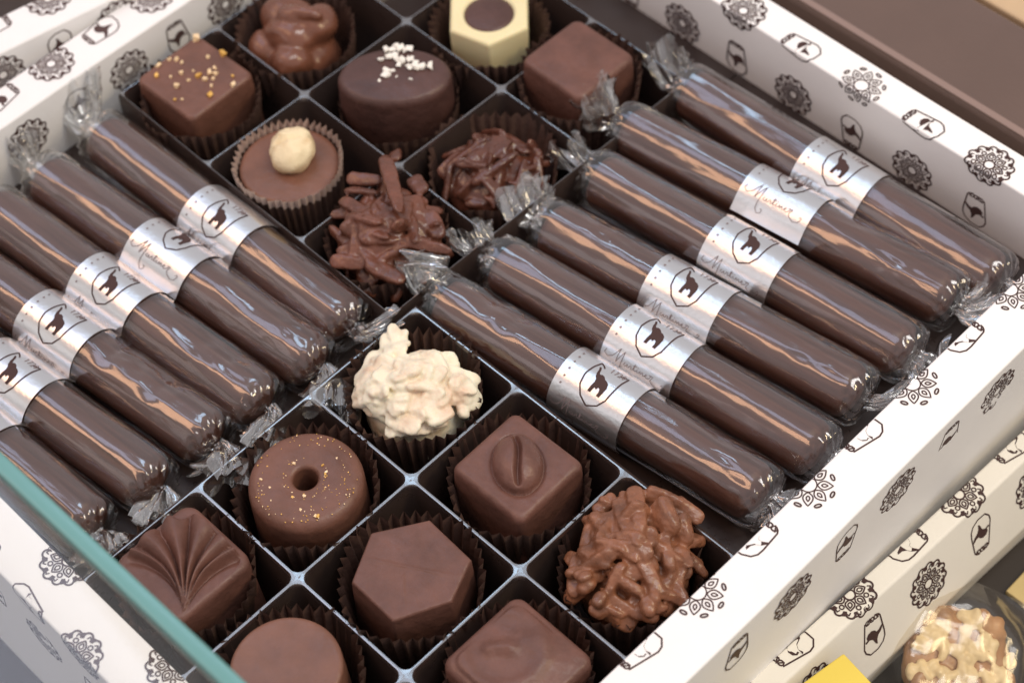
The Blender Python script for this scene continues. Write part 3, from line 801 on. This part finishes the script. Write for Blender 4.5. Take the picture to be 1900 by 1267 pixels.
def fuse(mb, name, loc, mat, label, voxel=.016, smooth=2, disp=.010, dfreq=9.0, seed=0, parent=None):
    me = bpy.data.meshes.new('tmp'); me.from_pydata(mb.v, [], mb.f); me.update()
    o = bpy.data.objects.new('tmp', me); COL.objects.link(o)
    r = o.modifiers.new('r', 'REMESH'); r.mode = 'VOXEL'; r.voxel_size = voxel
    if smooth: s = o.modifiers.new('s', 'SMOOTH'); s.iterations = smooth; s.factor = .5
    bpy.context.view_layer.update()
    dg = bpy.context.evaluated_depsgraph_get(); ev = o.evaluated_get(dg)
    nm = bpy.data.meshes.new_from_object(ev)
    bpy.data.objects.remove(o); bpy.data.meshes.remove(me)
    n = len(nm.vertices); co = np.empty(n * 3); nm.vertices.foreach_get('co', co); no = np.empty(n * 3); nm.vertices.foreach_get('normal', no)
    co = co.reshape(-1, 3); no = no.reshape(-1, 3)
    d = np.array([nz(p[0] * dfreq + seed, p[1] * dfreq, p[2] * dfreq) + .5 * nz(p[0] * dfreq * 2.3, p[1] * dfreq * 2.3 + seed, p[2] * dfreq * 2.3) for p in co])
    co = (co + no * d[:, None] * disp) * S
    nm.vertices.foreach_set('co', co.ravel()); nm.name = name
    nm.materials.clear(); nm.materials.append(mat)
    nm.polygons.foreach_set('material_index', [0] * len(nm.polygons))
    nm.polygons.foreach_set('use_smooth', [True] * len(nm.polygons)); nm.update()
    ob = bpy.data.objects.new(name, nm); COL.objects.link(ob); ob.location = Vector(loc) * S
    if parent: ob.parent = parent
    if label: tag(ob, label, 'chocolate')
    return ob
def under(mb, rng, cx, cy, rad, z0, z1, n, mat, wl=(.16, .26), ww=.085):
    for _ in range(n):
        r = rad * math.sqrt(rng.random()); a = rng.uniform(0, 2 * PI); z = z0 + (z1 - z0) * rng.random() * (1 - .5 * r / rad)
        b = rng.uniform(0, PI); L = rng.uniform(*wl) / 2; e = rng.uniform(-.3, .3)
        x, y = cx + r * cos(a), cy + r * sin(a)
        sliver(mb, (x - L * cos(b), y - L * sin(b), z - e * L), (x + L * cos(b), y + L * sin(b), z + e * L), ww * rng.uniform(.8, 1.2), ww * rng.uniform(.6, .9), mat, rng.uniform(0, PI))

# dark bark cluster (origin at its cell centre, base on the cup)
B0 = Vector((-.66, 3.23, ZC))
bark = [(-1.062, 3.602, .20, -.528, 3.262, .32, .11), (-1.10, 3.74, .10, -1.02, 3.67, .14, .09), (-1.19, 3.343, .08, -.977, 3.469, .12, .10), (-1.074, 3.17, .08, -.765, 3.166, .16, .09),
        (-.854, 3.063, .12, -.508, 3.112, .18, .085), (-.752, 2.773, .02, -.553, 2.903, .02, .10), (-.455, 3.194, .12, -.138, 3.368, .10, .085), (-.84, 3.665, .08, -.67, 3.611, .12, .12),
        (-.527, 3.502, .08, -.311, 3.429, .06, .14), (-.766, 3.247, .16, -.528, 3.262, .22, .08), (-1.108, 3.243, .10, -.878, 3.35, .16, .07), (-.531, 2.924, .04, -.242, 2.994, .02, .12),
        (-.558, 3.37, .14, -.349, 3.226, .16, .08), (-.80, 3.52, .10, -.55, 3.36, .2, .09), (-1.0, 3.50, .04, -.8, 3.40, .14, .10), (-.70, 3.0, .06, -.45, 2.92, .06, .08), (-.62, 3.42, .06, -.50, 3.62, .03, .09)]
def jumble(mb, rng, n, rad, zc, zd, lmin, lmax, w, t, mat, steep=.5, p=4.2, taper=.32):
    # slivers heaped over a dome, each lying loosely against the slope
    for _ in range(n):
        a = rng.uniform(0, 2 * PI); r = rad * rng.random() ** .55
        n_ = Vector((1.1 * r / rad * cos(a), 1.1 * r / rad * sin(a), 1)).normalized()
        d = Vector((rng.uniform(-1, 1), rng.uniform(-1, 1), rng.uniform(-1, 1))); d = (d - n_ * d.dot(n_) * (1 - steep * rng.random())).normalized()
        c = Vector((r * cos(a), r * sin(a), zc - zd * (r / rad) ** 2 + rng.uniform(-.03, .03))); L = rng.uniform(lmin, lmax) / 2
        sliver(mb, c - d * L, c + d * L, w * rng.uniform(.75, 1.25), t * rng.uniform(.7, 1.3), mat, rng.uniform(0, PI), p, taper)
mb = MB(); rng = random.Random(21)
for x0, y0, z0, x1, y1, z1, w in bark: sliver(mb, Vector((x0, y0, z0)) - B0, Vector((x1, y1, z1)) - B0, w * 1.05, w * .6, BARKC, rng.uniform(-.5, .9), 4.5, .30)
ellipsoid(mb, (-.02, 0, .50), (.35, .37, .38), Matrix.Identity(3), BARKC, 20, 12, 2.2)
jumble(mb, rng, 60, .39, .90, .30, .20, .36, .095, .055, BARKC, .35)
under(mb, rng, 0, 0, .30, .05, .60, 20, BARKC)
fuse(mb, 'almond_bark_cluster', B0, BARKC, 'tall dark cluster of almond slivers, one standing up, next to the hazelnut cup', .012, 2, .005, 18, 3)
cup(-.66, 3.22, .36, .44, -.02, 'brown paper cup under the tall spiky almond sliver cluster', 7)

A0 = Vector((-.56, 4.20, ZC + .05))
alm = [(-.80, 3.90, -.06, -.78, 4.12, .02, .11), (-.66, 4.08, -.02, -.50, 3.99, -.04, .10), (-.52, 4.16, .03, -.60, 4.42, .03, .11), (-.44, 4.50, -.02, -.34, 4.42, -.04, .13), (-.50, 3.86, -.10, -.20, 4.36, -.08, .12),
       (-.76, 4.24, 0, -.64, 4.45, 0, .10), (-.40, 4.22, -.04, -.26, 4.42, -.06, .11), (-.62, 4.22, .04, -.46, 4.28, .03, .09), (-.70, 3.96, -.08, -.46, 3.92, -.12, .09)]
mb = MB(); rng = random.Random(35)
for x0, y0, z0, x1, y1, z1, w in alm: sliver(mb, Vector((x0, y0, z0)) - A0, Vector((x1, y1, z1)) - A0, w * 1.15, w * .55, ALMC, rng.uniform(-.3, .9), 3.6, .34)
ellipsoid(mb, (0, 0, .40), (.36, .38, .30), Matrix.Identity(3), ALMC, 20, 12, 2.2)
jumble(mb, rng, 26, .37, .74, .16, .26, .44, .10, .05, ALMC, .3, 3.6)
fuse(mb, 'almond_cluster', A0, ALMC, 'low shiny dark chocolate cluster of almond slivers sunk in a deep paper cup', .011, 1, .005, 16, 5)
cup(-.60, 4.24, .38, .475, -.03, 'deep squarish brown paper cup around the low shiny dark almond cluster', 8, amp=.014, sq=.75)

K0 = Vector((2.46, 2.46, ZC))
clu = [(2.18, 2.50, .10, 2.561, 2.376, .22, .10), (2.47, 2.46, .2, 2.80, 2.34, .10, .11), (2.70, 2.50, .06, 2.93, 2.44, .02, .11), (2.42, 2.27, .12, 2.74, 2.26, .02, .10), (2.72, 2.25, .02, 2.85, 2.24, 0, .12),
       (2.52, 2.06, .02, 2.60, 2.04, .02, .14), (2.138, 2.66, .12, 2.353, 2.501, .22, .10), (2.158, 2.79, .14, 2.44, 2.55, .24, .12), (2.24, 2.82, .14, 2.46, 2.92, .12, .12), (2.36, 2.80, .18, 2.58, 2.71, .18, .18),
       (2.50, 2.84, .12, 2.66, 2.74, .08, .16), (2.579, 2.607, .12, 2.731, 2.59, .08, .10), (2.122, 2.447, .08, 2.309, 2.299, .14, .12), (2.196, 2.265, .06, 2.438, 2.26, .16, .13), (2.05, 2.56, .08, 2.13, 2.52, .08, .08),
       (2.64, 2.66, .02, 2.80, 2.60, .02, .12), (2.30, 2.62, .16, 2.50, 2.45, .26, .09), (2.40, 2.90, .10, 2.60, 2.95, .06, .14)]
mb = MB(); rng = random.Random(58)
for x0, y0, z0, x1, y1, z1, w in clu: sliver(mb, Vector((x0, y0, z0)) - K0, Vector((x1, y1, z1)) - K0, w * .95, w * .62, CLUSC, rng.uniform(-.4, .9), 3.6, .32)
ellipsoid(mb, (0, 0, .42), (.36, .36, .36), Matrix.Identity(3), CLUSC, 20, 12, 2.2)
ellipsoid(mb, (.02, .02, .62), (.34, .33, .20), Matrix.Identity(3), CLUSC, 20, 12, 2.2)
jumble(mb, rng, 46, .42, .90, .24, .18, .34, .115, .065, CLUSC, .4)
for _ in range(22):
    a = rng.uniform(0, 2 * PI); r = .42 * math.sqrt(rng.random()); q = rng.uniform(.04, .065)
    ellipsoid(mb, (r * cos(a), r * sin(a), H(.10) + .06 * (1 - r / .40) + rng.uniform(-.05, .03)), (q * 1.2, q * .8, q * .8), Matrix.Rotation(a, 3, 'Z'), CLUSC, 10, 6, 2.6)
fuse(mb, 'nut_cluster', K0, CLUSC, 'rough milk chocolate cluster of chopped nuts and slivers against the near right wall', .011, 1, .006, 18, 8)
cup(2.45, 2.44, .36, .45, -.03, 'brown paper cup under the rough milk chocolate nut cluster', 9)

# white chocolate cluster
W0 = Vector((.47, 2.42, ZC)); mb = MB(); rng = random.Random(77)
poly = [(-.27, -.36), (-.37, -.10), (-.40, .14), (-.20, .22), (.05, .30), (.30, .32), (.42, .24), (.40, 0), (.30, -.22), (.20, -.34)]
def inpoly(x, y):
    c = False
    for i in range(len(poly)):
        (x1, y1), (x2, y2) = poly[i], poly[i - 1]
        if (y1 > y) != (y2 > y) and x < (x2 - x1) * (y - y1) / (y2 - y1) + x1: c = not c
    return c
ellipsoid(mb, (.02, -.02, .48), (.36, .33, .38), Matrix.Identity(3), WHITEC, 24, 14, 2.2)
n = 0
while n < 110:
    x, y = rng.uniform(-.42, .44), rng.uniform(-.38, .34)
    if not inpoly(x * 1.1, y * 1.1): continue
    n += 1; r = math.hypot(x, y)
    z = H(.03) + .17 * max(0, 1 - r / .45) + rng.uniform(-.05, .03)
    e = Vector((rng.uniform(-.8, .8) + x * 1.8, rng.uniform(-.8, .8) + y * 1.8, .9)).normalized()
    Rm = e.to_track_quat('Z', 'Y').to_matrix() @ Matrix.Rotation(rng.uniform(0, PI), 3, 'Z')
    ellipsoid(mb, (x, y, z), (rng.uniform(.07, .15), rng.uniform(.045, .09), rng.uniform(.020, .034)), Rm, WHITEC, 12, 8, 3.2)
under(mb, rng, 0, -.02, .30, .10, .72, 30, WHITEC, ww=.12)
sliver(mb, (-.26, .12, H(.08)), (-.42, .20, H(.13)), .10, .05, WHITEC)
fuse(mb, 'white_chocolate_cluster', W0, WHITEC, 'cream-coloured white chocolate cluster with toasted flakes, jagged outline', .011, 1, .006, 17, 2)
cup(.46, 2.43, .35, .45, .02, 'brown paper cup with jagged rim under the white chocolate cluster', 10, amp=.028)

# far block -------------------------------------------------------------
mb = moulded(rsq(.66, .64, .06, .03), H(.12), .04, .04, MILK, lambda x, y: .003 * nz(x * 6, y * 6))
g = place(mb, 'gold_flecked_chocolate', -2.80, 3.215, ZC, 'square milk chocolate sprinkled with gold and pale sugar grains')
zt = H(.12)
cr = [(-.30, .27, .028), (-.02, .30, .022), (-.29, -.12, .018), (-.22, -.20, .018), (-.24, .02, .016), (-.18, .02, .014), (.06, .10, .020), (.10, .13, .016), (.02, .02, .020), (.09, .03, .018), (.13, .08, .014),
      (.29, .14, .020), (.24, -.05, .018), (-.10, -.05, .014), (-.02, -.16, .018), (-.08, .20, .014), (.08, -.26, .010), (.12, -.22, .010), (-.28, -.02, .014), (0, -.06, .010), (.18, .02, .012), (-.13, -.13, .010), (.05, .16, .013), (-.05, .03, .01), (.22, .20, .01)]
crystals(g, [(x, y, zt + r * .4, r) for x, y, r in cr], [GOLD, PALEG, GOLD, PALEG], 3, 'sugar_grains', flat=.8)
cup(-2.74, 3.19, .36, .45, .0, 'brown paper cup under the gold-flecked square chocolate', 11)

# hazelnut cup
hz_r = .385
mb = MB(); hh = H(.0)
rings = [[(r * cos(2 * PI * j / 64), r * sin(2 * PI * j / 64), z + .004 * nz(r * cos(2 * PI * j / 64) * 4, r * sin(2 * PI * j / 64) * 4)) for j in range(64)]
         for r, z in [(.33, 0), (.35, .2), (hz_r - .012, hh - .02), (hz_r - .02, hh - .006), (hz_r - .05, hh), (.2, hh + .004), (.1, hh + .006), (.01, hh + .006)]]
loft(mb, rings, MILKW, True, True, True)
hz = place(mb, 'hazelnut_chocolate', -1.68, 3.175, ZC, 'round milk chocolate filling its fluted cup with one whole blanched hazelnut on top')
mb = MB(); V = []; nN, nM = 40, 24; rings = []
for i in range(nM + 1):
    th = -PI / 2 + PI * i / nM; ring = []
    for j in range(nN):
        a = 2 * PI * j / nN; r = .190 * cos(th) + .0005; z = .17 * sin(th)
        if th > .4: z += .05 * ((th - .4) / 1.17) ** 2.5
        x, y = r * cos(a), r * sin(a)
        seam = math.exp(-((x - .045 + .25 * y * y) / .014) ** 2) * (1 if z > -.05 else 0)
        bump = 1 + .13 * nz(x * 7 + 2, y * 7, z * 7) + .06 * nz(x * 19, y * 19, z * 19) - .22 * seam
        ring.append((x * bump * 1.05, y * bump * .96, z * bump * .88 + .125))
    rings.append(ring)
loft(mb, rings, NUT, True, True, True)
hn = mb.build('hazelnut', (.02, .09, hh - .03), parent=hz); hn.rotation_euler = (.35, -.25, -.5)
cup(-1.68, 3.175, .34, .402, .045, 'fluted paper cup with pale pleated rim hugging the hazelnut chocolate', 12, n=46, amp=.016, edge=CUPEDGE, sq=0.0)

# rocher-like cluster of lobes
N0 = Vector((-2.69, 4.10, ZC)); mb = MB()
for x, y, z, a, b, c_, ro in [(-.16, .10, .70, .24, .17, .17, .5), (.10, .16, .74, .20, .15, .15, 1.6), (.02, -.05, .72, .22, .14, .14, .3), (.16, -.16, .62, .17, .15, .14, 1.0), (-.14, -.18, .60, .15, .14, .13, 2.0), (-.02, .05, .86, .13, .09, .08, .8), (.02, .0, .40, .34, .34, .34, 0), (.06, .10, .90, .16, .06, .06, .45)]:
    ellipsoid(mb, (x, y, z), (a, b, c_), Matrix.Rotation(ro, 3, 'Z'), ROCHC, 20, 14, 2.1)
fuse(mb, 'hazelnut_cluster', N0, ROCHC, 'glossy milk chocolate cluster of rounded whole nuts at the top edge', .016, 2, .014, 6, 4)
cup(-2.68, 4.12, .37, .46, .02, 'brown paper cup under the glossy whole-nut cluster', 13)

# oval with salt
mb = moulded([(.435 * cos(t), .295 * sin(t)) for t in np.linspace(0, 2 * PI, 90, endpoint=False)], H(.20), .07, .02, DARK, None, 128, 24, dome=.02)
mb.v = [(x * cos(.785) - y * sin(.785), x * sin(.785) + y * cos(.785), z) for x, y, z in mb.v]
so = place(mb, 'salted_oval_chocolate', -1.62, 4.22, ZC, 'oval dark chocolate topped with coarse white salt flakes')
sp = []; rng = random.Random(12)
for _ in range(24):
    a, b = rng.gauss(-.06, .085), rng.gauss(.13, .065)
    sp.append((a * 1.0, b, H(.215) + .012, rng.uniform(.016, .030)))
sp += [(-.17, .02, H(.215) + .01, .022), (-.02, -.07, H(.215) + .012, .032), (-.05, -.03, H(.215) + .012, .024), (.05, -.02, H(.215), .012), (.03, .12, H(.215) + .01, .016), (-.02, -.13, H(.215), .014), (.14, .04, H(.215), .014), (-.02, .0, H(.215) + .005, .02)]
crystals(so, sp, [SALT], 8, 'salt_flakes', flat=.35)
cup(-1.61, 4.22, .38, .455, -.06, 'tall fluted brown paper cup under the salted oval chocolate', 14, amp=.012)

# white hexagon with dark centre
mb = moulded([(.352 * cos(k * PI / 3 + .26), .352 * sin(k * PI / 3 + .26)) for k in range(6)], H(.12), .035, -.02, CREAMC, lambda x, y: -.03 * soft((.215 - math.hypot(x, y)) / .03))
wh = place(mb, 'white_hexagon_chocolate', -1.615, 5.22, ZC, 'cream white hexagonal chocolate with a round dark centre at the top edge')
mb = MB(); zc = H(.12) - .028
loft(mb, [[(r * cos(2 * PI * j / 48), r * sin(2 * PI * j / 48), z) for j in range(48)] for r, z in [(.205, zc - .02), (.200, zc + .004), (.17, zc + .018), (.08, zc + .026), (.005, zc + .028)]], DARK, True, True, True)
mb.build('chocolate_filling', parent=wh)
cup(-1.60, 5.19, .35, .45, .0, 'brown paper cup with zigzag rim under the white hexagonal chocolate', 15, amp=.028)

mb = moulded(rsq(.63, .63, .07, .0), H(.15), .055, .05, MID, lambda x, y: .012 * nz(x * 3 + 2, y * 3) + .006 * nz(x * 8, y * 8), dome=.02)
place(mb, 'plain_square_chocolate', -.745, 5.315, ZC, 'plain square milk chocolate in the far corner cell beside the wrapped sticks')
cup(-.70, 5.28, .37, .455, .02, 'brown paper cup under the plain square milk chocolate', 16)

# ------------------------------------------------------------------ glass shelf over the near left
gs = tag(empty('glass_shelf', (-1, -2, 1.55), math.radians(.8)), 'clear glass shelf with a teal polished edge crossing the lower left corner', 'glass shelf')
k = MB(); box(k, -9, 9, -8, 1.690, 0, .15, GLASS); k.build('pane', parent=gs, smooth=False)
k = MB(); round_box(k, -9, 9, 1.693, 1.796, .0, .13, .02, TEAL); k.build('polished_edge', parent=gs, smooth=True)

# ------------------------------------------------------------------ lower right: bagged nut cookie, yellow card
cb = tag(empty('bagged_cookie', (3.98, 4.02, -1.69)), 'round caramel cookie studded with pale nut pieces inside a clear cellophane bag at lower right', 'cookie')
mb = MB(); rng = random.Random(5)
ellipsoid(mb, (0, 0, .30), (.37, .37, .10), Matrix.Identity(3), COOKIE, 40, 12, 2.6)
for _ in range(40):
    a = rng.uniform(0, 2 * PI); r = .38 * math.sqrt(rng.random()); q = rng.uniform(.03, .07)
    ellipsoid(mb, (r * cos(a), r * sin(a), .38 + rng.uniform(-.02, .01)), (q * 1.5, q, q * .7), Matrix.Rotation(rng.uniform(0, 6), 3, 'Z'), COOKIE, 10, 6, 2)
ck = fuse(mb, 'cookie', (0, 0, 0), COOKIE, None, .02, 1, .012, 8, 1, cb)
mb = MB()
for q in range(30):
    a = q * 2.4 + rng.uniform(-.3, .3); r = .35 * math.sqrt((q + .5) / 30); 
    for _ in range(3):
        ellipsoid(mb, (r * cos(a) + rng.uniform(-.04, .04), r * sin(a) + rng.uniform(-.04, .04), .415 - (r / .36) ** 4 * .05 + rng.uniform(-.01, .01)), (rng.uniform(.04, .075), rng.uniform(.03, .045), .03), Matrix.Rotation(rng.uniform(0, 6), 3, 'Z'), PEANUT, 12, 8, 2.2)
fuse(mb, 'nut_pieces', (0, 0, 0), PEANUT, None, .012, 1, .012, 14, 6, cb)['kind'] = 'stuff'
mb = MB(); n = 40
X = np.linspace(-.75, .75, n); Y = np.linspace(-.62, .62, n)
rows = []
for y in Y:
    row = []
    for x in X:
        d = math.hypot(x, y)
        z = .14 + .33 * soft((.68 - d) / .3) + .05 * nz(x * 3, y * 3, 3) + .03 * abs(nz(x * 7, y * 7, 8))
        row.append((x, y, z))
    rows.append(row)
loft(mb, rows, BAGF, closed=False)
mb.build('bag', parent=cb)
cb.rotation_euler = (math.radians(14), math.radians(14), .5)

yt = tag(empty('yellow_box', (3.66, 3.19, -1.69), math.radians(-9)), 'flat bright yellow box top cut off by the bottom edge, beside the lower printed box', 'box')
yc = MB(); round_box(yc, 0, .50, -1.0, 0, .93, .985, .012, YELLOW); yc.build('lid', parent=yt, smooth=True, sharp=40)
yc = MB(); box(yc, .22, .47, -.95, -.05, .005, .929, PAPER); yc.build('stand', parent=yt, smooth=False)
k = MB(); round_box(k, 3.95, 7, 4.80, 5.12, -1.69, -1.64, .01, STRIPM)
tag(k.build('yellow_strip', smooth=False), 'thin golden yellow strip at the right edge behind the bagged cookie', 'strip')

# ------------------------------------------------------------------ light
world = bpy.data.worlds.new('World'); scene.world = world; world.use_nodes = True
bg = world.node_tree.nodes['Background']; bg.inputs['Color'].default_value = (.965, .94, .98, 1); bg.inputs['Strength'].default_value = .53
def lamp(name, pos, target, sx, sy, power, col, roll=None):
    d = bpy.data.lights.new(name, 'AREA'); d.shape = 'RECTANGLE'; d.size = sx; d.size_y = sy; d.energy = power; d.color = col
    o = bpy.data.objects.new(name, d); COL.objects.link(o)
    p = Vector(pos); t = Vector(target) * S; o.location = p
    z = (p - t).normalized(); x = Vector((1, 0, 0)); x = (x - z * x.dot(z)).normalized(); y = z.cross(x)
    o.matrix_world = Matrix.Translation(p) @ Matrix((x, y, z)).transposed().to_4x4()
    return o
T = Vector((.5, 3.0, 0))
def at(d, dist): return T * S + Vector(d).normalized() * dist
lamp('window_light', at((-.45, -.05, .87), 1.15), T, 1.0, .24, 1.45, (.62, .72, 1.0))
lamp('sky_panel', at((-.42, .245, .87), 1.15), (1.2, 1.2, 0), .28, .13, .65, (.50, .74, 1.0))
lamp('strip_light', at((-.42, -.37, .83), 1.10), T, 1.0, .17, 2.5, (1.0, .55, .31))
lamp('side_light', at((-.45, -.80, .50), 1.30), T, .8, .40, .60, (1.0, .92, .92))
lamp('overhead_fill', at((.30, .18, .94), 1.2), T, .42, .42, 4.4, (1.0, .965, .93))  # added unseen fill, set where upward faces do not mirror it to camera
lamp('warm_spot', at((.75, .50, .85), .75), (3.6, 5.6, 0), .16, .16, 1.3, (1.0, .78, .46))

# ------------------------------------------------------------------ camera
cam = bpy.data.cameras.new('camera'); co = bpy.data.objects.new('camera', cam); COL.objects.link(co)
cp = Vector((6.581, -2.099, 10.828)) * S
right = Vector((.7089, .7039, -.0446)); down = Vector((.5513, -.5924, -.5875)); fwd = Vector((-.44, .3919, -.808))
co.matrix_world = Matrix.Translation(cp) @ Matrix((right, -down, -fwd)).transposed().to_4x4()
cam.sensor_width = 36; cam.lens = 3600 / 1900 * 36; cam.clip_start = .01; cam.clip_end = 50
cam.dof.use_dof = True; cam.dof.focus_distance = (Vector((1.6, 2.4, 0)) * S - cp).dot(fwd); cam.dof.aperture_fstop = 14
scene.camera = co

scene.render.engine = 'CYCLES'
scene.cycles.max_bounces = 10; scene.cycles.transparent_max_bounces = 24
scene.view_settings.view_transform = 'Standard'; scene.view_settings.look = 'None'
scene.view_settings.exposure = .18; scene.view_settings.gamma = 1; scene.view_settings.use_curve_mapping = False
